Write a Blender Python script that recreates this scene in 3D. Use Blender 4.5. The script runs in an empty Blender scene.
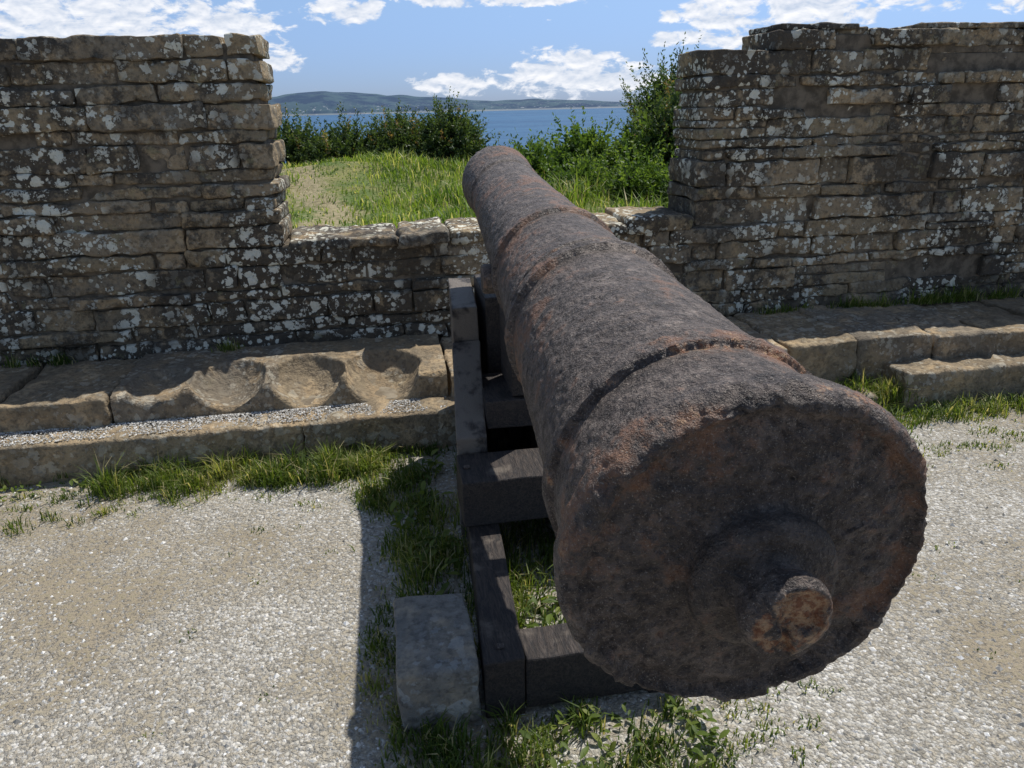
import bpy, math, random, bmesh
import numpy as np
from mathutils import Vector, Matrix, noise as mn
random.seed(7); rng=np.random.default_rng(7)
S=bpy.context.scene
S.view_settings.view_transform='Standard'; S.view_settings.look='None'; S.view_settings.exposure=0

# ---------------------------------------------------------------- helpers
class G:
    def __init__(s,nt): s.nt=nt; nt.nodes.clear()
    def n(s,t,ins=None,out=0,**a):
        nd=s.nt.nodes.new(t)
        for k,v in a.items(): setattr(nd,k,v)
        for k,v in (ins or {}).items():
            if isinstance(v,bpy.types.NodeSocket): s.nt.links.new(v,nd.inputs[k])
            else: nd.inputs[k].default_value=v
        return nd.outputs[out] if out is not None else nd
    def noise(s,vec,scale,detail=4,rough=.55,dist=0,out=0):
        return s.n('ShaderNodeTexNoise',{'Vector':vec,'Scale':scale,'Detail':detail,'Roughness':rough,'Distortion':dist},out=out)
    def m(s,op,a,b=0.,c=0.,clamp=False):
        return s.n('ShaderNodeMath',{0:a,1:b,2:c},operation=op,use_clamp=clamp)
    def mix(s,f,a,b,bt='MIX'):
        def c(x): return x if isinstance(x,bpy.types.NodeSocket) else (*x,1)
        return s.n('ShaderNodeMix',{0:f,6:c(a),7:c(b)},out=2,data_type='RGBA',blend_type=bt)
    def step(s,v,a,b):
        return s.n('ShaderNodeMapRange',{'Value':v,'From Min':a,'From Max':b},interpolation_type='SMOOTHSTEP')
    def ramp(s,f,st):
        nd=s.n('ShaderNodeValToRGB',{0:f},out=None); e=nd.color_ramp.elements
        while len(e)<len(st): e.new(.5)
        for i,(p,c) in enumerate(st): e[i].position=p; e[i].color=(*c,1)
        return nd.outputs[0]
    def pos(s): return s.n('ShaderNodeNewGeometry')
    def attr(s,n): return s.n('ShaderNodeAttribute',out=2,attribute_name=n)
def newmat(name):
    m=bpy.data.materials.new(name); m.use_nodes=True; return m,G(m.node_tree)
def finish(g,col,rough=.9,bump=None,bs=.5,bd=.01,spec=.3,extra=None):
    ins={'Base Color':col if isinstance(col,bpy.types.NodeSocket) else (*col,1),'Roughness':rough,'Specular IOR Level':spec}
    if extra: ins.update(extra)
    if bump is not None:
        ins['Normal']=g.n('ShaderNodeBump',{'Height':bump,'Strength':bs,'Distance':bd})
    b=g.n('ShaderNodeBsdfPrincipled',ins)
    g.n('ShaderNodeOutputMaterial',{'Surface':b},out=None)

def mesh(name,V,F,mat,smooth=True,attrs=None,parent=None):
    V=np.asarray(V,dtype=np.float32); me=bpy.data.meshes.new(name)
    if isinstance(F,np.ndarray):
        k=F.shape[1]; me.vertices.add(len(V)); me.vertices.foreach_set('co',V.ravel())
        me.loops.add(F.size); me.loops.foreach_set('vertex_index',F.ravel().astype(np.int32))
        me.polygons.add(len(F)); me.polygons.foreach_set('loop_start',np.arange(0,F.size,k,dtype=np.int32))
        me.polygons.foreach_set('loop_total',np.full(len(F),k,dtype=np.int32))
        me.update(calc_edges=True); me.validate()
    else: me.from_pydata(V.tolist(),[],F)
    for an,av in (attrs or {}).items():
        at=me.attributes.new(an,'FLOAT','POINT'); at.data.foreach_set('value',np.asarray(av,dtype=np.float32))
    me.polygons.foreach_set('use_smooth',np.full(len(me.polygons),smooth))
    me.materials.append(mat)
    o=bpy.data.objects.new(name,me); S.collection.objects.link(o)
    if parent: o.parent=parent
    return o

_c={}
def topo(nx,ny,nz):
    k=(nx,ny,nz)
    if k in _c: return _c[k]
    idx={}; vs=[]; fs=[]
    def v(i,j,l):
        q=(i,j,l)
        if q not in idx: idx[q]=len(vs); vs.append(q)
        return idx[q]
    for i in range(nx):
        for j in range(ny):
            fs.append((v(i,j,0),v(i,j+1,0),v(i+1,j+1,0),v(i+1,j,0)))
            fs.append((v(i,j,nz),v(i+1,j,nz),v(i+1,j+1,nz),v(i,j+1,nz)))
    for i in range(nx):
        for l in range(nz):
            fs.append((v(i,0,l),v(i+1,0,l),v(i+1,0,l+1),v(i,0,l+1)))
            fs.append((v(i,ny,l),v(i,ny,l+1),v(i+1,ny,l+1),v(i+1,ny,l)))
    for j in range(ny):
        for l in range(nz):
            fs.append((v(0,j,l),v(0,j,l+1),v(0,j+1,l+1),v(0,j+1,l)))
            fs.append((v(nx,j,l),v(nx,j+1,l),v(nx,j+1,l+1),v(nx,j,l+1)))
    _c[k]=(np.array(vs),np.array(fs,dtype=np.int32)); return _c[k]
def lin(h,r,seg):
    inner=max(1,int(round((2*h-2*r)/seg)))
    a=np.linspace(-(h-r),h-r,inner+1)
    return np.concatenate([[-h,-h+r*.45],a,[h-r*.45,h]])
class Acc:
    def __init__(s): s.V=[];s.F=[];s.A=[];s.n=0
    def box(s,x0,x1,y0,y1,z0,z1,r=.015,seg=.035,amp=.006,fr=9,rnd=None,skew=0.,segy=None):
        h=np.array([(x1-x0)/2,(y1-y0)/2,(z1-z0)/2]); c=np.array([(x1+x0)/2,(y1+y0)/2,(z1+z0)/2])
        r=min(r,h.min()*.9); L=[lin(h[0],r,seg),lin(h[1],r,segy or seg),lin(h[2],r,seg)]
        I,F=topo(*[len(l)-1 for l in L])
        P=np.stack([L[k][I[:,k]] for k in range(3)],1)
        inn=np.clip(P,-(h-r),h-r); d=P-inn; ln=np.linalg.norm(d,axis=1,keepdims=True); ln[ln==0]=1; d=d/ln
        P=inn+d*r; sd=random.random()*50
        if amp:
            N=np.array([mn.noise((p[0]*fr+sd,p[1]*fr+sd,p[2]*fr*1.3))+.55*mn.noise((p[0]*fr*3.3+sd,p[1]*fr*3,p[2]*fr*4)) for p in P.tolist()])
            P=P+d*(N*amp)[:,None]
        if skew:
            a,b=random.uniform(-skew,skew),random.uniform(-skew,skew)
            P[:,2]+=P[:,0]/h[0]*a*.5; P[:,0]+=P[:,2]/h[2]*b; P[:,1]+=P[:,0]/h[0]*random.uniform(-skew,skew)
        s.V.append(P+c); s.F.append(F+s.n); s.n+=len(P)
        s.A.append(np.full(len(P),random.random() if rnd is None else rnd))
    def make(s,name,mat,smooth=True,parent=None):
        return mesh(name,np.concatenate(s.V),np.concatenate(s.F),mat,smooth,{'rnd':np.concatenate(s.A)},parent)
def empty(name):
    e=bpy.data.objects.new(name,None); S.collection.objects.link(e); return e

# ---------------------------------------------------------------- materials
def stone_mat(name,tint=(1,1,1),lich=1.,dark=1.):
    m,g=newmat(name); p=g.pos(); r=g.attr('rnd')
    col=g.ramp(r,[(0,(.19,.16,.12)),(.3,(.28,.225,.15)),(.55,(.20,.175,.14)),(.8,(.36,.28,.185)),(1,(.15,.135,.115))])
    n1=g.noise(p,5,4,.65); n2=g.noise(p,38,4,.65)
    col=g.mix(g.m('MULTIPLY',g.step(n1,.45,.67),.85),col,(.38,.285,.175))
    col=g.mix(g.m('MULTIPLY',g.step(n2,.45,.68),.6),col,(.075,.063,.052))
    w=g.noise(p,12,4,.7); n3=g.noise(p,1.5,3)
    dk=g.m('MULTIPLY',g.step(g.m('ADD',n3,g.m('MULTIPLY',g.m('SUBTRACT',w,.5),.8)),.41,.55),.84*dark)
    col=g.mix(dk,col,(.045,.041,.037))
    big=g.step(g.noise(p,1.9,3,.6),.42,.56)
    def spots(sc,th,pr):
        vo=g.n('ShaderNodeTexVoronoi',{'Vector':p,'Scale':sc},out=None)
        rr=g.n('ShaderNodeSeparateColor',{0:vo.outputs['Color']},out=None)
        rad=g.m('MULTIPLY',rr.outputs[1],th)
        dd=g.m('ADD',vo.outputs['Distance'],g.m('MULTIPLY',g.m('SUBTRACT',n2,.5),1.3))
        ins=g.step(g.m('SUBTRACT',rad,dd),-.02,.05)
        return g.m('MULTIPLY',ins,g.step(rr.outputs[0],pr,pr+.02))
    l1=spots(17.,.60,.48); l2=spots(40.,.60,.55)
    l3=g.m('MULTIPLY',g.step(w,.56,.60),g.step(n2,.47,.52))
    lf=g.m('MULTIPLY',g.m('MAXIMUM',g.m('MAXIMUM',l1,l2),g.m('MULTIPLY',l3,.75)),g.m('ADD',g.m('MULTIPLY',big,.88),.12),clamp=True)
    col=g.mix(g.m('MULTIPLY',lf,.95*lich,clamp=True),col,g.mix(n2,(.50,.51,.44),(.80,.80,.74)))
    y=g.step(g.noise(p,8,4,.75),.60,.66)
    col=g.mix(g.m('MULTIPLY',y,.4*lich),col,(.24,.225,.13))
    col=g.mix(1.,col,tint,'MULTIPLY')
    b=g.m('ADD',g.m('MULTIPLY',n1,.6),g.m('ADD',g.m('MULTIPLY',n2,.8),g.m('MULTIPLY',w,.8)))
    finish(g,col,.92,b,1.,.02,.2); return m
M_wall=stone_mat('old_wall_stone',(1.,.96,.89))
M_step=stone_mat('step_stone',(1.15,1.10,1.02),.25,.45)
M_block=stone_mat('grey_block_stone',(1.0,1.1,1.25),.2,.3)
def simple(name,c1,c2,scale,rough=.95,bs=.5,bd=.01,spec=.2):
    m,g=newmat(name);p=g.pos();n=g.noise(p,scale,4,.65)
    finish(g,g.mix(g.step(n,.35,.65),c1,c2),rough,n,bs,bd,spec); return m
M_core=simple('wall_mortar',(.08,.065,.048),(.18,.145,.105),12,bs=1.)
M_dirt=simple('ledge_earth',(.14,.11,.075),(.26,.22,.16),9)

def ground_mat():
    m,g=newmat('gravel_ground');p=g.pos()
    fine=g.noise(p,210,2,.7); med=g.noise(p,55,4,.7); big=g.noise(p,1.0,5,.6)
    vo=g.n('ShaderNodeTexVoronoi',{'Vector':p,'Scale':85.,'Randomness':1.},out=None)
    cell=g.n('ShaderNodeSeparateColor',{0:vo.outputs['Color']})
    sand=g.mix(g.step(big,.44,.60),(.44,.39,.305),(.31,.26,.185))
    grav=g.ramp(cell,[(0,(.20,.19,.17)),(.35,(.40,.375,.325)),(.7,(.53,.505,.445)),(1,(.72,.70,.66))])
    gm=g.step(g.m('ADD',big,g.m('MULTIPLY',g.m('SUBTRACT',med,.5),1.4)),.62,.38)
    col=g.mix(g.m('MULTIPLY',gm,.85),sand,grav)
    col=g.mix(g.m('MULTIPLY',g.step(fine,.5,.72),.45),col,(.17,.15,.12))
    far=g.step(med,.54,.66)
    col=g.mix(g.m('MULTIPLY',g.m('MULTIPLY',far,g.step(big,.46,.56)),.5),col,(.20,.185,.10))
    h=g.m('ADD',g.m('MULTIPLY',g.m('MULTIPLY',vo.outputs['Distance'],-1.),g.m('ADD',.2,gm)),g.m('MULTIPLY',g.m('ADD',fine,med),.5))
    finish(g,col,.95,h,.9,.010,.2); return m
M_ground=ground_mat()
m,g=newmat('pebbles'); r=g.attr('rnd')
finish(g,g.ramp(r,[(0,(.18,.17,.15)),(.4,(.39,.37,.33)),(.75,(.54,.52,.47)),(1,(.80,.78,.74))]),.9); M_peb=m
def leafmat(name,st,tr=.35,rough=.55):
    m,g=newmat(name); r=g.attr('rnd'); c=g.ramp(r,st)
    b=g.n('ShaderNodeBsdfPrincipled',{'Base Color':c,'Roughness':rough,'Specular IOR Level':.3})
    t=g.n('ShaderNodeBsdfTranslucent',{'Color':g.mix(1.,c,(1.6,1.6,.7),'MULTIPLY')})
    g.n('ShaderNodeOutputMaterial',{'Surface':g.n('ShaderNodeMixShader',{0:tr,1:b,2:t})},out=None); return m
M_grass=leafmat('grass_blades',[(0,(.045,.08,.014)),(.5,(.115,.165,.03)),(.85,(.22,.25,.06)),(1,(.46,.40,.22))],.45)
M_grass2=leafmat('meadow_grass',[(0,(.07,.125,.02)),(.5,(.15,.225,.04)),(.85,(.27,.32,.08)),(1,(.50,.45,.25))],.45)
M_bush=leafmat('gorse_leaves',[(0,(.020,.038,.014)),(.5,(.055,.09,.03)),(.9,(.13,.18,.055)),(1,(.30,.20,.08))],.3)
M_bush2=leafmat('shrub_leaves',[(0,(.03,.06,.015)),(.5,(.08,.14,.03)),(1,(.18,.25,.06))],.4)
M_bark=simple('bark',(.06,.045,.03),(.13,.1,.07),20)

def iron():
    m,g=newmat('rusted_cast_iron');p=g.pos();ru=g.attr('rust')
    a=g.noise(p,4,3,.65); b=g.noise(p,24,5,.72); c=g.noise(p,95,4,.72); d=g.noise(p,300,2,.7)
    col=g.ramp(b,[(.32,(.026,.019,.016)),(.46,(.076,.056,.046)),(.58,(.145,.112,.092)),(.72,(.27,.22,.185))])
    col=g.mix(g.m('MULTIPLY',g.step(a,.42,.66),.35),col,(.17,.132,.108))
    col=g.mix(g.m('MULTIPLY',g.step(c,.50,.62),.78),col,(.022,.016,.014))
    rp=g.m('ADD',g.m('MULTIPLY',a,.65),g.m('MULTIPLY',b,.5))
    col=g.mix(g.m('MULTIPLY',g.step(rp,.585,.68),.62),col,g.mix(c,(.11,.042,.02),(.33,.15,.07)))
    col=g.mix(g.m('MULTIPLY',g.step(d,.59,.69),.55),col,(.42,.37,.31))
    rr=g.step(g.m('ADD',ru,g.m('MULTIPLY',g.m('SUBTRACT',b,.5),1.8)),.28,.50)
    col=g.mix(g.m('MULTIPLY',rr,.88),col,g.mix(g.step(c,.4,.6),(.42,.26,.14),(.21,.075,.03)))
    face_shade=g.attr('face'); col=g.mix(g.m('MULTIPLY',face_shade,.50),col,(.034,.027,.023))  # shade of the breech face painted in as a darker colour
    h=g.m('ADD',g.m('MULTIPLY',b,1.1),g.m('ADD',g.m('MULTIPLY',c,.8),g.m('MULTIPLY',d,.25)))
    finish(g,col,g.m('ADD',.42,g.m('MULTIPLY',c,.3)),h,1.,.014,.42); return m
M_iron=iron()
def wood(name,tar,lt):
    m,g=newmat(name);p=g.pos()
    st=g.n('ShaderNodeMapping',{'Vector':p,'Scale':(9,1.2,9)})
    gr=g.noise(st,9,5,.7,1.5); w=g.noise(p,7,4,.6)
    col=g.mix(g.step(gr,.4,.62),(.018,.015,.014),(.055,.042,.034))
    col=g.mix(g.m('MULTIPLY',g.step(w,tar,tar+.14),.8),col,lt)
    finish(g,col,.65,g.m('ADD',gr,g.m('MULTIPLY',w,.5)),.8,.01,.35); return m
M_wood=wood('tarred_timber',.56,(.14,.115,.09)); M_wood2=wood('weathered_timber',.38,(.19,.16,.13))

# ---------------------------------------------------------------- camera
a=math.radians(9.3);pt=math.radians(20.5);ro=math.radians(1.36)
F0=Vector((math.sin(a)*math.cos(pt),math.cos(a)*math.cos(pt),-math.sin(pt)))
R0=Vector((math.cos(a),-math.sin(a),0));U0=R0.cross(F0)
R=R0*math.cos(ro)-U0*math.sin(ro);U=U0*math.cos(ro)+R0*math.sin(ro)
cd=bpy.data.cameras.new('camera');cam=bpy.data.objects.new('camera',cd);S.collection.objects.link(cam)
Mx=Matrix((R,U,-F0)).transposed().to_4x4(); Mx.translation=Vector((0,0,1.65)); cam.matrix_world=Mx
cd.sensor_width=36; cd.lens=26.19; cd.clip_start=.05; cd.clip_end=100000; S.camera=cam

# ---------------------------------------------------------------- light
sd=Vector((.43,.37,1)).normalized()
sl=bpy.data.lights.new('sun','SUN'); sl.energy=5.; sl.angle=math.radians(.53); sl.color=(1,.965,.905)
so=bpy.data.objects.new('sun',sl); S.collection.objects.link(so); so.rotation_euler=sd.to_track_quat('Z','Y').to_euler()
W=bpy.data.worlds.new('World'); S.world=W; W.use_nodes=True; g=G(W.node_tree)
sky=g.n('ShaderNodeTexSky',sky_type='NISHITA',sun_disc=False,sun_elevation=math.asin(sd.z),sun_rotation=math.atan2(sd.x,sd.y),air_density=1.,dust_density=.3,ozone_density=2.5)
dv=g.n('ShaderNodeTexCoord',out=0)
sp=g.n('ShaderNodeSeparateXYZ',{0:dv},out=None); X,Y,Z=sp.outputs
DEG=57.2958
az=g.m('MULTIPLY',g.m('ARCTAN2',X,Y),DEG); el=g.m('MULTIPLY',g.m('ARCSINE',Z),DEG)
# azimuth, elevation, half-widths of the cumulus groups over the bay
bl=[(-20,5.6,10,2.0),(-9,5.0,3.4,2.0),(-6.0,3.2,1.6,.8),(-1.5,6.3,2.6,.9),(5,7.,3,.6),(11,6.9,4,.6),
    (6,1.5,3.4,.8),(13.5,2.1,4.4,1.6),(18,1.7,3.4,.9),(24,5.4,3.4,1.3),(30,5.6,4.8,1.9),(37,6.6,5,1.5),(22,4.1,2.6,.6),(44,6.,5,1.6),(27,3.6,4,.5)]
tot=None
for (A,E,ra,re) in bl:
    q=g.m('ADD',g.m('POWER',g.m('DIVIDE',g.m('SUBTRACT',az,A),ra),2.),g.m('POWER',g.m('DIVIDE',g.m('SUBTRACT',el,E),re),2.))
    q=g.m('SUBTRACT',1.,g.m('MULTIPLY',q,.5),clamp=True)
    tot=q if tot is None else g.m('MAXIMUM',tot,q)
cv=g.n('ShaderNodeCombineXYZ',{0:g.m('MULTIPLY',az,.24),1:g.m('MULTIPLY',el,.5),2:0.})
cn=g.noise(cv,2.4,6,.60,.3)
hi=g.m('MULTIPLY',g.step(el,9.,16.),.25)
dens=g.m('ADD',g.m('MAXIMUM',g.m('MULTIPLY',tot,.68),hi),g.m('MULTIPLY',g.m('SUBTRACT',cn,.5),1.7))
mask=g.step(dens,.29,.54)
cv2=g.n('ShaderNodeCombineXYZ',{0:g.m('MULTIPLY',az,.24),1:g.m('ADD',g.m('MULTIPLY',el,.5),-.15),2:0.})
sh=g.m('ADD',g.m('MULTIPLY',g.m('SUBTRACT',cn,g.noise(cv2,2.4,3,.62,.3)),-2.4),.50,clamp=True)
cc=g.mix(sh,(8.6,8.6,8.8),(4.9,5.6,6.8))
skyc=g.mix(g.step(el,14.,-1.),sky,g.mix(1.,sky,(.40,.54,1.0),'MULTIPLY'))
fin=g.mix(g.m('MULTIPLY',mask,.95),skyc,cc)
g.n('ShaderNodeOutputWorld',{'Surface':g.n('ShaderNodeBackground',{'Color':fin,'Strength':.12})},out=None)

# ---------------------------------------------------------------- ground
def grid(xs,ys,fn):
    nx,ny=len(xs),len(ys); XX,YY=np.meshgrid(xs,ys)
    Zz=np.array([fn(x,y) for x,y in zip(XX.ravel().tolist(),YY.ravel().tolist())])
    V=np.stack([XX.ravel(),YY.ravel(),Zz],1)
    i=np.arange(nx*ny).reshape(ny,nx)
    F=np.stack([i[:-1,:-1].ravel(),i[:-1,1:].ravel(),i[1:,1:].ravel(),i[1:,:-1].ravel()],1)
    return V,F
def gz(x,y):
    return .014*mn.noise((x*1.3,y*1.3,0))+.006*mn.noise((x*5,y*5,3))+.003*mn.noise((x*17,y*17,3))
xs=np.concatenate([np.linspace(-45,-4,30),np.linspace(-3.9,5,300),np.linspace(5.2,45,30)])
ys=np.concatenate([np.linspace(-45,.6,30),np.linspace(.63,3.8,130)])
V,F=grid(xs,ys,gz); mesh('gravel_ground',V,F,M_ground)

def hz(x,y):
    base=.86+.10*mn.noise((x*.5,y*.5,1))+.05*mn.noise((x*2.2,y*2.2,4))
    base+=.27*math.exp(-((x+.1)/1.5)**2-((y-8.2)/1.6)**2)
    edge=10.5+1.2*mn.noise((x*.25,5,0))
    if y>edge: base-= (y-edge)*.75+.02*(y-edge)**2
    return max(base,-40)
def pathd(x,y):
    return abs(x+.50+.15*(y-6)+.35*mn.noise((y*.9,3,0)))
def land_mat():
    m,g=newmat('headland');p=g.pos()
    n=g.noise(p,3,5,.6); n2=g.noise(p,25,4,.7); pa=g.attr('path')
    pm=g.step(g.m('ADD',pa,g.m('MULTIPLY',g.m('SUBTRACT',n2,.5),1.2)),.50,.85)
    col=g.mix(g.step(n,.4,.62),(.10,.14,.035),(.20,.19,.07))
    col=g.mix(pm,col,g.mix(g.step(n2,.4,.6),(.22,.185,.10),(.31,.26,.155)))
    finish(g,col,.95,n2,.8,.03); return m
xs=np.concatenate([np.linspace(-160,-6,40),np.linspace(-5.8,9,130),np.linspace(9.5,160,40)])
ys=np.concatenate([np.linspace(4.6,12,90),np.linspace(12.3,80,40)])
V,F=grid(xs,ys,hz); mesh('headland_terrain',V,F,land_mat(),True,{'path':[max(0,1-pathd(v[0],v[1])/.5)*(1 if v[1]<10 else 0) for v in V.tolist()]})

# sea
m,g=newmat('sea_water');p=g.pos()
mp=g.n('ShaderNodeMapping',{'Vector':p,'Scale':(.035,.05,.05)})
w1=g.noise(mp,2.2,5,.75); w2=g.noise(g.n('ShaderNodeMapping',{'Vector':p,'Scale':(.0008,.003,.001)}),1.,4,.65)
w3=g.noise(g.n('ShaderNodeMapping',{'Vector':p,'Scale':(.02,.12,.05)}),1.,7,.85)
col=g.mix(g.step(w2,.38,.62),(.012,.062,.145),(.026,.095,.19))
col=g.mix(g.m('MULTIPLY',g.step(w3,.50,.60),.5),col,(.12,.24,.36))
finish(g,col,.5,w1,.5,.8,.2)
mesh('sea',[(-60000,-3000,-35),(60000,-3000,-35),(60000,60000,-35),(-60000,60000,-35)],[(0,1,2,3)],m)
m,g=newmat('hazy_coast');p=g.pos(); n=g.noise(p,.004,5,.7); n2=g.noise(p,.03,3,.7)
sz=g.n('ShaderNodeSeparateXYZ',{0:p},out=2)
col=g.mix(g.step(n,.42,.58),(.024,.050,.095),(.050,.090,.120))  # bluish aerial haze is put into the hill colours
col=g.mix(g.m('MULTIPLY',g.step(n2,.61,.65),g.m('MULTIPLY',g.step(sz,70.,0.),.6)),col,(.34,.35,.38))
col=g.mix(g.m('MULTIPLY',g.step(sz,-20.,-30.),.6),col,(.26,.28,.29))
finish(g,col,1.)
def coast(x,y):
    t=x/6000.
    prof=np.interp(t,[-2,-1.1,-.5,-.25,-.14,-.07,.03,.10,.17,.24,.30,.36,.42,.5,2],[240,200,140,120,145,180,125,95,60,72,52,30,0,-45,-60])
    e=max(0,1-abs((y-7000)/1000.))**.6
    return -36+(prof*1.15*(.86+.22*mn.noise((x*.0016,y*.001,0))+.16*mn.noise((x*.005,y*.004,7)))+20)*e
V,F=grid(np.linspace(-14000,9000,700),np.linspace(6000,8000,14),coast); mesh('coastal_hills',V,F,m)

# ---------------------------------------------------------------- wall
WY0,WY1=4.40,4.86
def wav(x,z): return .018*mn.noise((x*.9,z*4,0))+.008*mn.noise((x*3,z*5,4))
def course(acc,x0,x1,z0,z1,lj=0,rj=0,y0=WY0,y1=WY1,lmin=.16,lmax=.85):
    x=x0+random.uniform(-lj,lj)*1.; end=x1+random.uniform(-rj,rj)
    while x<end-.01:
        L=lmin+(lmax-lmin)*random.random()**1.5
        if end-(x+L)<lmin: L=end-x
        sg=.12 if (x<-3.6 or x>4.6) else .028
        f=random.uniform(-.032,.018)
        if random.random()<.06: f+=.035
        wo=wav(x+L/2,z0)
        a0=z0+wo; zt=z1+wav(x+L/2,z1)-random.uniform(.0,.014); gp=random.uniform(.001,.009)
        rr=random.uniform(.007,.016)
        if random.random()<.10 and (z1-z0)>.09:
            zm=(a0+zt)/2+random.uniform(-.015,.015)
            acc.box(x+.003,x+L-.003,y0+f,y1+random.uniform(-.015,.015),a0+.001,zm-.002,rr,sg,.010,9,None,.004,.16)
            acc.box(x+.003,x+L-.003,y0+f+.012,y1,zm+.002,zt,rr,sg,.010,9,None,.004,.16)
        else:
            acc.box(x+gp,x+L-gp,y0+f,y1+random.uniform(-.015,.015),a0+random.uniform(.0,.006),zt,rr,sg,.017,8,None,.008,.16)
        x+=L
def courses(acc,x0,x1,z0,z1,n,lj,rj,**k):
    h=np.array([random.uniform(.55,1.5) for _ in range(n)]); h=h/h.sum()*(z1-z0); z=z0
    for q in h:
        course(acc,x0,x1,z,z+q,lj,rj,**k); z+=q
XL,XR=-.57,1.885
wall=empty('parapet_wall')
A=Acc(); courses(A,-6.5,7.5,.33,.925,6,.05,.05); A.make('lower_courses',M_wall,parent=wall)
A=Acc(); courses(A,-6.5,XL,.925,2.03,11,.05,.028); A.make('merlon_left_stones',M_wall,parent=wall)
A=Acc(); courses(A,XR,7.5,.925,1.925,10,.028,.05); course(A,XR+.42,7.5,1.925,2.035,.02,.05)
for x,L in ((2.35,.5),(3.3,.7)): A.box(x,x+L,4.42,4.84,2.025,2.06,.012,.04,.010)
A.make('merlon_right_stones',M_wall,parent=wall)
A=Acc(); x=XL+.02
for L in (.62,.30,.40,.38,.30,.48):
    A.box(x+.005,min(x+L,XR-.01)-.005,4.35+random.uniform(-.03,.03),4.9,.90,.99+random.uniform(-.03,.012),.022,.028,.020,6,None,.012,.05); x+=L
A.make('sill_stones',M_wall,parent=wall)
def cb(name,x0,x1,y0,y1,z0,z1,mat,par):
    A=Acc(); A.box(x0,x1,y0,y1,z0,z1,.01,.3,0); return A.make(name,mat,parent=par)
cb('core_low',-6.48,7.48,4.425,4.82,.0,.94,M_core,wall)
cb('core_left',-6.48,XL-.04,4.425,4.82,.94,1.985,M_core,wall)
cb('core_right',XR+.04,7.48,4.425,4.82,.94,1.89,M_core,wall)
cb('core_right_top',XR+.5,7.48,4.43,4.81,1.89,2.0,M_core,wall)

# ---------------------------------------------------------------- steps
st=empty('stone_steps')
cb('earth_fill',-6.5,7.5,3.76,4.44,-.1,.20,M_dirt,st)
cb('earth_fill_low',-6.5,.2,3.60,3.72,-.1,.13,M_dirt,st)
A=Acc()
def rowx(x0,x1,y0,y1,z0,z1,lmin,lmax,jz=.008,jy=.015,**k):
    x=x0
    while x<x1-.01:
        L=random.uniform(lmin,lmax)
        if x1-(x+L)<lmin: L=x1-x
        A.box(x+.004,x+L-.004,y0+random.uniform(-jy,jy),y1,z0,z1+random.uniform(-jz,jz),.018,.03,.020,7,None,.010,.05); x+=L
rowx(-6.5,-1.42,3.72,4.385,.02,.35,.3,.7,.012,.02)
rowx(.27,7.5,3.66,4.385,.02,.35,.28,.6,.018,.035)
rowx(-6.5,.33,3.52,3.735,-.06,.2,.8,1.5,.006,.01)
rowx(2.78,7.5,3.46,3.70,-.06,.215,.8,1.4,.006,.01)
A.box(1.95,2.28,3.48,3.68,-.05,.17,.05,.03,.03,6,None,.01)
A.box(2.30,2.62,3.42,3.66,-.05,.11,.04,.03,.03,6,None,.01)
A.box(1.5,1.92,3.45,3.66,-.05,.15,.04,.03,.03,6,None,.01)
A.box(.5,1.4,3.48,3.67,-.05,.17,.03,.04,.02,6,None,.01)
A.make('step_stones',M_step,parent=st)
def sst(a,b,x):
    x=min(1,max(0,(x-a)/(b-a))); return x*x*(3-2*x)
def trough(x,y):
    z=.358+.012*mn.noise((x*6,y*6,1))+.006*mn.noise((x*22,y*22,1))
    w=.03*mn.noise((x*5,y*5,6)); cut=0
    for cx,rx,ry,dp in ((-1.20,.16,.20,.06),(-.86,.20,.26,.13),(-.47,.20,.27,.16),(-.07,.21,.29,.17)):
        d=((x+w-cx)/rx)**2+((y+w-3.86)/ry)**2
        if d<1: cut=max(cut,dp*(1-d)**.65)
    return z-cut-.012*sst(3.80,3.74,y)
xs=np.linspace(-1.41,.262,260); ys=np.linspace(3.735,4.39,90)
V,F=grid(xs,ys,trough)
nf=len(xs); fr=V[:nf].copy()
F=[tuple(f) for f in F.tolist()]; V=V.tolist()
prev=list(range(nf))
for k,(dy,zz) in enumerate(((-.012,.9),(-.018,.6),(-.015,.3),(-.012,0))):
    cur=[]
    for i in range(nf):
        zt=fr[i][2]-.012; z=0.05+(zt-0.05)*zz
        V.append((fr[i][0],fr[i][1]+dy+.014*mn.noise((fr[i][0]*7,zz*3,2)),z)); cur.append(len(V)-1)
    for i in range(nf-1): F.append((prev[i],cur[i],cur[i+1],prev[i+1]))
    prev=cur
rn=[.52 if v[0]<-.63 else .35 for v in V]
mesh('carved_trough',V,F,M_step,True,{'rnd':rn},st)

# ---------------------------------------------------------------- block
A=Acc(); A.box(-.065,.160,1.65,2.01,-.03,.2,.012,.02,.009,6,.5,.006); A.make('stone_block',M_block)

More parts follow.
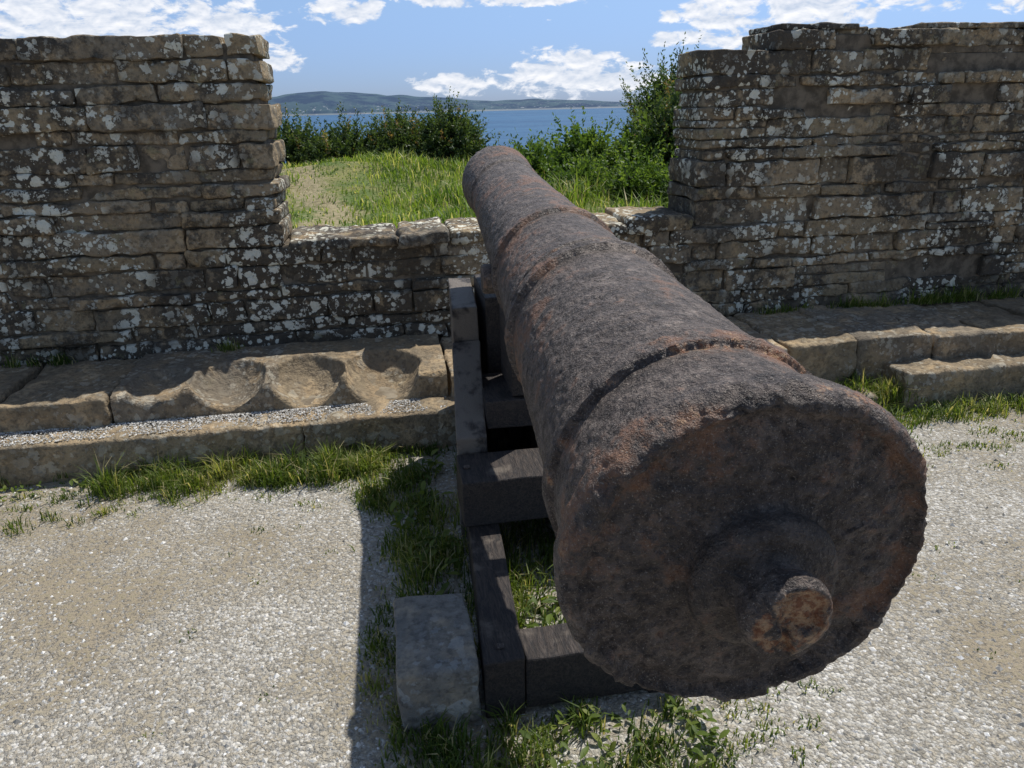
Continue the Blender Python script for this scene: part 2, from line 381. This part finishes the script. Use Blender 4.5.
# ---------------------------------------------------------------- cannon
can=empty('cannon')
B=Vector((.476,.836,1.031)); Mz=Vector((.529,3.52,1.322)); D=(Mz-B); LN=D.length; D.normalize()
E1=D.cross(Vector((0,0,1))).normalized(); E2=E1.cross(D)
pr=[(-.128,.001),(-.129,.025),(-.127,.042),(-.120,.056),(-.106,.063),(-.090,.062),(-.076,.056),(-.066,.055),(-.060,.064),(-.058,.092),(-.050,.104),(-.038,.109),(-.028,.108),(-.018,.106),(-.014,.114),(-.013,.15),(-.009,.200),(-.003,.226),(.002,.238),(-.004,.246),(-.012,.252),(-.012,.264),(-.004,.274),(.010,.279),(.030,.280),(.050,.278),(.060,.268),(.07,.256),(.10,.250),
 (.218,.241),(.224,.254),(.258,.254),(.265,.239),(.85,.212),(.858,.227),(.892,.227),(.900,.209),(.935,.207),(.942,.214),(.955,.206),(1.32,.187),(1.325,.200),(1.357,.200),(1.365,.184),(2.36,.150),(2.37,.157),(2.39,.157),(2.40,.150),(2.55,.158),(2.64,.166),(2.69,.163),(2.70,.15),(2.70,.075),(2.66,.07),(2.2,.07),(2.19,.001)]
pts=[]
for (s0,r0),(s1,r1) in zip(pr,pr[1:]):
    L=math.hypot(s1-s0,r1-r0); stp=.006 if s0<.3 else .010
    n=max(1,int(L/stp)); n=min(n,110)
    for k in range(n): pts.append((s0+(s1-s0)*k/n,r0+(r1-r0)*k/n))
pts.append(pr[-1]); NP=len(pts); NA=400
nr=[]
for i in range(NP):
    p0=pts[max(0,i-1)];p1=pts[min(NP-1,i+1)]; t=(p1[0]-p0[0],p1[1]-p0[1]); l=math.hypot(*t) or 1; nr.append((-t[1]/l,t[0]/l))
V=[];RU=[];FACE_SHADE=[]
ca=[(math.cos(2*math.pi*j/NA),math.sin(2*math.pi*j/NA)) for j in range(NA)]
for i,(s,r) in enumerate(pts):
    ns,nrr=nr[i]; rim=math.exp(-((s-.010)/.03)**2)*sst(.22,.262,r)
    face=(1-sst(.0,.05,s))*sst(.11,.15,r)
    knob=1-sst(-.075,-.06,s)
    ring=sum(math.exp(-((s-q)/.018)**2) for q in (.24,.875,1.34,2.38))
    for c,sn in ca:
        q=(s,r*c,r*sn)
        n1=mn.noise((q[0]*6,q[1]*6,q[2]*6)); n2=mn.noise((q[0]*21,q[1]*21,q[2]*21+5)); n3=mn.noise((q[0]*60,q[1]*60,q[2]*60+9)); n4=mn.noise((q[0]*130,q[1]*130,q[2]*130))
        fl=sst(.0,.05,n1*.5+n2*.5)
        d=.0020*n1+.0020*n2+(.0020-.0012*rim)*n3+(.0014-.0010*rim)*n4
        d+=face*(.003*n2+.003*n3+.002*n4-.005*fl)
        d-=rim*(.004*sst(.05,.25,n2+.5*n1)+.006*sst(.15,.35,n1))
        d-=ring*.005*sst(.05,.3,n2+n1)
        d+=knob*.003*n2
        dr=r+nrr*d; ds=s+ns*d
        if s<-.115: ds+=sst(.060,.040,r)*(.014*sst(-.02,.06,n2+.5*n1)+.004*n3)
        P=B+D*ds+(E1*c+E2*sn)*dr
        V.append(P[:])
        w=.20*ring*(n1+.7)+.20*rim*sst(-.015,.0,s)+(.46 if s<-.122 else .12)*knob+.36*math.exp(-((s-.218)/.009)**2)*(c*.3+.7)
        RU.append(w); FACE_SHADE.append((1-sst(-.03,.01,s))*(1-.9*knob))
i=np.arange(NP*NA).reshape(NP,NA); j=np.roll(i,-1,axis=1)
F=np.stack([i[:-1].ravel(),i[1:].ravel(),j[1:].ravel(),j[:-1].ravel()],1)
o=mesh('barrel',V,F,M_iron,True,{'rust':RU,'face':FACE_SHADE},can)
def tube(name,P0,P1,r0,r1,mat,par,n=40,segs=6):
    P0=Vector(P0);P1=Vector(P1);d=(P1-P0).normalized();e=d.orthogonal().normalized();f=d.cross(e);V=[];F=[]
    prof=[(0,0)]+[(0,r0*.9),(.02,r0)]+[(k/segs,r0+(r1-r0)*k/segs) for k in range(1,segs)]+[(.98,r1),(1,r1*.9),(1,0)]
    for t,r in prof:
        for k in range(n):
            an=2*math.pi*k/n; q=P0.lerp(P1,t)+(e*math.cos(an)+f*math.sin(an))*(r*(1+.03*mn.noise((t*5,math.cos(an)*2,math.sin(an)*2)))); V.append(q[:])
    for i in range(len(prof)-1):
        for k in range(n): F.append((i*n+k,i*n+(k+1)%n,(i+1)*n+(k+1)%n,(i+1)*n+k))
    return mesh(name,V,F,mat,True,{'rust':[.1]*len(V)},par)
T=B+D*1.62-Vector((0,0,.10))
tube('trunnions',T-E1*.20,T+E1*.20,.05,.05,M_iron,can)
vh=B+D*.135+E2*.247+E1*.0
tube('vent_plug',vh-E2*.012,vh+E2*.001,.013,.010,M_wood,can,16)

# ---------------------------------------------------------------- carriage
car=empty('gun_carriage')
def prism(name,pts,x0,x1,mat,dx=0.,bev=.006):
    y0=pts[0][0]; V=[];n=len(pts)
    for X0 in (x0,x1):
        for (y,z) in pts: V.append((X0+dx*(y-y0),y,z))
    F=[tuple(range(n-1,-1,-1)),tuple(range(n,2*n))]+[(k,(k+1)%n,n+(k+1)%n,n+k) for k in range(n)]
    o=mesh(name,V,F,mat,False,None,car)
    bm=bmesh.new();bm.from_mesh(o.data);bmesh.ops.recalc_face_normals(bm,faces=bm.faces)
    bmesh.ops.bevel(bm,geom=bm.edges[:],offset=bev,segments=2,profile=.5,affect='EDGES')
    bmesh.ops.triangulate(bm,faces=[f for f in bm.faces if len(f.verts)>4])
    bmesh.ops.subdivide_edges(bm,edges=[e for e in bm.edges if e.calc_length()>.07],cuts=4,use_grid_fill=True)
    for v in bm.verts:
        q=v.co; v.co=q+Vector((mn.noise((q.x*9,q.y*4,q.z*9)),mn.noise((q.x*9+7,q.y*4,q.z*9)),mn.noise((q.x*9,q.y*4+9,q.z*9))))*.004
    bm.to_mesh(o.data);bm.free();return o
CX=.475
for sgn,nm in ((-1,'left'),(1,'right')):
    def xx(a,b): return (CX+sgn*a,CX+sgn*b) if sgn>0 else (CX-b,CX-a)
    dd=-sgn*.055
    r=xx(.185,.300); prism('rail_'+nm,[(1.66,.0),(2.60,.0),(2.60,.198),(1.66,.198)],r[0],r[1],M_wood,dd)
    r=xx(.150,.268); prism('cheek_'+nm,[(2.63,.0),(3.08,.0),(3.08,.70),(2.63,.44)],r[0],r[1],M_wood2,-sgn*.09)
    r=xx(.112,.220); prism('front_cheek_'+nm,[(3.09,.0),(3.60,.0),(3.60,.865),(3.09,.845)],r[0],r[1],M_wood2,-sgn*.06)
    r=xx(.012,.075); prism('inner_post_'+nm,[(3.10,.2),(3.5,.2),(3.5,.90),(3.10,.88)],r[0],r[1],M_wood)
prism('rear_crossbeam',[(1.66,.02),(1.80,.02),(1.80,.19),(1.66,.19)],CX-.182,CX+.182,M_wood)
prism('mid_crossbeam',[(2.38,.201),(2.62,.201),(2.62,.383),(2.38,.383)],CX-.275,CX+.275,M_wood)
prism('front_crossbeam',[(3.20,.05),(3.50,.05),(3.50,.199),(3.20,.199)],CX-.085,CX+.085,M_wood)
prism('stool_bed',[(2.70,.44),(3.04,.44),(3.04,.56),(2.70,.56)],CX-.138,CX+.138,M_wood)
prism('stool_wedge',[(2.72,.565),(3.0,.565),(3.0,1.07),(2.72,1.01)],CX-.03,CX+.09,M_wood)
A=Acc()
for x in (CX-.245,CX+.245): 
    for y,z in ((1.72,.2),(2.5,.385)): A.box(x-.011,x+.011,y-.011,y+.011,z-.003,z+.006,.004,.02,0)
A.make('bolts',M_iron,parent=car)

# ---------------------------------------------------------------- vegetation
def blades(name,P,H,mat,wid=.004,lean=.5,rbase=0.,rs=1.):
    n=len(P); P=np.asarray(P); an=rng.uniform(0,2*np.pi,n); le=rng.uniform(.1,1,n)*lean
    d=np.stack([np.cos(an),np.sin(an),np.zeros(n)],1); t=np.stack([-np.sin(an),np.cos(an),np.zeros(n)],1)
    up=np.array([0,0,1.]); H=H[:,None]; w=wid*rng.uniform(.6,1.4,n)[:,None]; le=le[:,None]
    b0=P-t*w;b1=P+t*w; m_=P+up*H*.55+d*H*le*.35; m0=m_-t*w*.8;m1=m_+t*w*.8; tip=P+up*H*(1-.35*le)+d*H*le
    V=np.stack([b0,b1,m0,m1,tip],1).reshape(-1,3)
    k=np.arange(n)[:,None]*5
    F=np.concatenate([k+np.array([[0,1,3]]),k+np.array([[0,3,2]]),k+np.array([[2,3,4]])],0)
    lo=np.array([mn.noise((p[0]*3,p[1]*3,5)) for p in P.tolist()])*.6
    r=np.clip(rbase+lo+rs*rng.beta(2,2.6,n),0,.95)
    r[rng.random(n)<.10]=1.
    return mesh(name,V,F,mat,False,{'rnd':np.repeat(r,5)})
def patchpts(lst):
    P=[];H=[]
    for (cx,cy,rx,ry,n,h,z) in lst:
        a_=rng.normal(0,.5,(n,2)); x=cx+a_[:,0]*rx; y=cy+a_[:,1]*ry
        P.append(np.stack([x,y,np.full(n,z)],1)); H.append(h*rng.uniform(.25,1.15,n)*(1-.5*np.clip(np.abs(a_).max(1),0,1)))
    return np.concatenate(P),np.concatenate(H)
pl=[]
U_=rng.uniform
for k in range(40):
    x=U_(-2.7,.2); f=1. if x>-1.5 else .45
    if -1.35<x<-.1: f=1.5
    pl.append((x,3.50-abs(rng.normal(0,.04*f)),.10,.05,int(80*f),.09*f*U_(.4,1.3),0))
for k in range(40): pl.append((U_(-1.40,-.1),3.42-abs(rng.normal(0,.11)),.08,.06,100,.19*U_(.3,1.2),0))
for k in range(56): pl.append((U_(-1.9,.0),3.38-abs(rng.normal(0,.20)),.05,.04,26,.07*U_(.3,1.2),0))
for k in range(44):
    y=U_(1.9,3.45); pl.append((U_(-.10,.22)-(.08 if y>2.6 else 0),y,.08,.10,85,.12*U_(.3,1.3),0))
for k in range(36): pl.append((U_(.25,.75),U_(1.85,3.3),.12,.15,120,.16,0))
for k in range(20): pl.append((U_(-.16,-.04),U_(1.45,2.2),.05,.08,40,.06,0))
for k in range(46): pl.append((U_(-.10,.82),U_(1.32,1.62),.06,.05,70,.09*U_(.4,1.5),0))
for k in range(14): pl.append((U_(.65,1.2),U_(1.35,1.6),.05,.04,26,.04,0))
for k in range(54): pl.append((U_(2.0,3.9),3.42-abs(rng.normal(0,.10)),.09,.07,110,.12*U_(.3,1.4),0))
for k in range(60): pl.append((U_(2.0,3.9),3.10-abs(rng.normal(0,.18)),.09,.06,36,.035,0))
for k in range(22): pl.append((U_(2.1,2.9),U_(3.48,3.62),.12,.06,110,.16*U_(.5,1.3),.05))
for k in range(100): pl.append((U_(-3,4),U_(1.2,3.3),.035,.035,9,.020,0))
for k in range(36): pl.append((U_(2.2,4.2),4.33,.08,.03,50,.14*U_(.3,1.3),.345))
for k in range(8): pl.append((U_(-2.3,-.9),4.34,.05,.03,40,.11,.345))
for k in range(12): pl.append((U_(-2.4,-1.2),U_(3.5,3.56),.07,.03,50,.07,.02))
P,H=patchpts(pl); blades('grass_tufts',P,H,M_grass,.0025,.95)
n=62000; x=U_(-4.5,7.5,n); y=U_(4.95,10.8,n)
keep=[]; 
for a_,b_ in zip(x.tolist(),y.tolist()):
    dd=pathd(a_,b_)/.36+1.0*mn.noise((a_*2.5,b_*2.5,0))+.6*mn.noise((a_*7,b_*7,0)); keep.append(dd>.60 or random.random()<.42)
keep=np.array(keep);x=x[keep];y=y[keep]
z=np.array([hz(p,q)-.01 for p,q in zip(x.tolist(),y.tolist())])
hh=np.array([(.05+.28*max(0,.3+mn.noise((p*1.4,q*1.4,9))))*min(1,.40+.6*pathd(p,q)) for p,q in zip(x.tolist(),y.tolist())])*U_(.5,1.3,len(x))
blades('meadow_grass',np.stack([x,y,z],1),hh,M_grass2,.0048,1.1)

def bush(name,lumps,nshoot,mat,leaf=.03,per=26,sl=.35,upb=.6,rootz=.8):
    e=empty(name); C_=np.array([l[:3] for l in lumps]);Rr=np.array([l[3:6] for l in lumps]); w=Rr.prod(1)**.66; w/=w.sum()
    k=rng.choice(len(lumps),nshoot,p=w); dr=rng.normal(size=(nshoot,3)); dr[:,2]=np.abs(dr[:,2])*.9-.25; dr/=np.linalg.norm(dr,axis=1,keepdims=True)
    tipf=U_(.5,1.0,nshoot)[:,None]
    root=C_[k]+dr*Rr[k]*tipf*.72
    sd_=dr+np.array([0,0,upb])+rng.normal(0,.28,(nshoot,3)); sd_/=np.linalg.norm(sd_,axis=1,keepdims=True)
    ln=sl*U_(.4,1.35,nshoot)*tipf[:,0]
    s=np.tile(np.linspace(.0,1,per),nshoot)
    idx=np.repeat(np.arange(nshoot),per); pos=root[idx]+sd_[idx]*(ln[idx]*s)[:,None]+rng.normal(0,.008,(len(idx),3))
    ld=sd_[idx]*.7+rng.normal(0,.65,(len(idx),3)); ld/=np.linalg.norm(ld,axis=1,keepdims=True)
    sdv=np.cross(ld,rng.normal(size=ld.shape)); sdv/=np.linalg.norm(sdv,axis=1,keepdims=True)
    L=(leaf*(1.15-.6*s)*U_(.6,1.3,len(s)))[:,None]
    V=np.stack([pos,pos+ld*L*.5+sdv*L*.22,pos+ld*L,pos+ld*L*.5-sdv*L*.22],1).reshape(-1,3)
    F=np.arange(len(V)).reshape(-1,4)
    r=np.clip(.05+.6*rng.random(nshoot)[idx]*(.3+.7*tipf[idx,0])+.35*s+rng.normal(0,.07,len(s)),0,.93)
    r[(rng.random(nshoot)<.05)[idx]]=1
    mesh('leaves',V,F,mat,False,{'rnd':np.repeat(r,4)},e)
    V=[];F=[]
    for l in lumps:
        for q in range(5):
            a0=Vector((l[0]+random.uniform(-.1,.1),l[1]+random.uniform(-.1,.1),rootz)); a1=Vector((l[0]+random.uniform(-.7,.7)*l[3],l[1]+random.uniform(-.7,.7)*l[4],l[2]+random.uniform(.2,.8)*l[5]))
            prev=None
            for t in range(6):
                u=t/5; c=a0.lerp(a1,u)+Vector((mn.noise((q,u*3,l[0])),mn.noise((q+9,u*3,l[0])),0))*.08*u; rr=.022*(1-u*.8); b=len(V)
                for h in range(5): V.append((c.x+rr*math.cos(h*1.2566),c.y+rr*math.sin(h*1.2566),c.z))
                if prev is not None:
                    for h in range(5): F.append((prev+h,prev+(h+1)%5,b+(h+1)%5,b+h))
                prev=b
    mesh('stems',V,F,M_bark,True,None,e); return e
bush('gorse_bush',[(-2.6,10.2,1.0,1.1,.8,.60),(-1.1,9.7,1.05,.60,.6,.52),(-.45,9.4,1.05,.55,.6,.46)],1900,M_bush,.055,26,.30)
bush('gorse_bush.001',[(.25,9.5,1.05,.45,.6,.54),(.80,9.2,1.10,.46,.5,.58)],1500,M_bush,.055,26,.30)
bush('gorse_bush.002',[(1.5,9.6,.80,.5,.5,.32),(2.2,9.4,.80,.5,.5,.32)],600,M_bush,.055,24,.24)
bush('shrub',[(2.0,7.5,.98,.28,.35,.42),(2.5,7.1,1.0,.30,.35,.46),(1.6,8.1,.9,.22,.4,.30)],850,M_bush2,.07,22,.34)
bush('tall_gorse_bush',[(3.1,7.9,1.2,.48,.5,.88),(2.80,7.1,1.08,.36,.4,.74),(3.75,8.0,1.0,.6,.6,.7)],2400,M_bush,.055,30,.42,1.0)
bush('shrub.001',[(2.2,6.3,.92,.32,.35,.26),(2.5,5.9,.92,.3,.35,.32),(1.75,6.7,.9,.25,.35,.26)],600,M_bush2,.05,22,.26)
bush('gorse_bush.003',[(5.2,8.5,1.0,1.1,.8,.6),(-4.6,10,1.0,1.2,.8,.6)],1200,M_bush,.05,22,.3)
def weeds(name,cs):
    V=[];F=[];Rn=[]
    for (cx,cy,cz,n,L) in cs:
        for q in range(n):
            an=random.uniform(0,6.283); tl=random.uniform(.3,1.2); b=Vector((cx+random.gauss(0,.03),cy+random.gauss(0,.03),cz+random.uniform(0,L*.8)))
            d=Vector((math.cos(an)*math.cos(tl),math.sin(an)*math.cos(tl),math.sin(tl)));s=Vector((-math.sin(an),math.cos(an),0)); l=L*random.uniform(.4,1.1); w=l*.17; rr=random.uniform(.1,.85)
            dn=Vector((0,0,-1)); k=len(V)
            for u,ww in ((0,.15),(.3,.9),(.6,1.),(.85,.55),(1,.03)):
                c=b+d*l*u+dn*l*.35*u*u
                V.append((c-s*w*ww)[:]);V.append((c-Vector((0,0,w*.3*ww)))[:]);V.append((c+s*w*ww)[:]);Rn+=[rr]*3
            for t in range(4):
                for h in range(2): F.append((k+t*3+h,k+t*3+h+1,k+t*3+h+4,k+t*3+h+3))
    mesh(name,V,F,M_grass,True,{'rnd':Rn})
ru=random.uniform
cs=[(ru(.25,.78),ru(1.38,1.60),0,9,.05) for _ in range(24)]+[(ru(-.03,.16),ru(2.15,3.3),0,9,.07) for _ in range(24)]+[(ru(.3,.6),ru(1.9,2.3),0,9,.07) for _ in range(8)]+[(ru(2.1,3.9),3.38,0,8,.06) for _ in range(20)]+[(ru(-2.4,-.2),3.43,0,8,.05) for _ in range(22)]
weeds('weed_plants',cs)
n=32000; x=U_(-3.2,4.4,n); y=.9+2.6*rng.random(n)**.9; sz=np.minimum(np.exp(rng.normal(math.log(.0042),.50,n)),.012)
keep=np.array([mn.noise((p*.9,q*.9,2))+.5*mn.noise((p*3,q*3,2))+random.uniform(-.35,.5)>-.08 for p,q in zip(x.tolist(),y.tolist())]); x=x[keep];y=y[keep];sz=sz[keep]; n=len(x)
N2=7000
x2=U_(-2.6,.25,N2);y2=3.715-.17*rng.random(N2)**1.6
z=np.array([gz(p,q) for p,q in zip(x.tolist(),y.tolist())]); x=np.concatenate([x,x2]);y=np.concatenate([y,y2]);z=np.concatenate([z,np.full(N2,.203)]);sz=np.concatenate([sz,U_(.002,.0065,N2)]);n=len(x)
oc=np.array([(1,0,0),(0,1,0),(-1,0,0),(0,-1,0),(0,0,.7),(0,0,-.7)],float); of=np.array([(0,1,4),(1,2,4),(2,3,4),(3,0,4),(1,0,5),(2,1,5),(3,2,5),(0,3,5)])
V=oc[None]*sz[:,None,None]*U_(.6,1.35,(n,6,1)); an=U_(0,6.28,n); c,s=np.cos(an)[:,None],np.sin(an)[:,None]
V=np.stack([V[...,0]*c-V[...,1]*s,V[...,0]*s+V[...,1]*c,V[...,2]],-1)+np.stack([x,y,z],1)[:,None]
F=(np.arange(n)[:,None,None]*6+of[None]).reshape(-1,3)
mesh('gravel_stones',V.reshape(-1,3),F,M_peb,False,{'rnd':np.repeat(rng.random(n),6)})
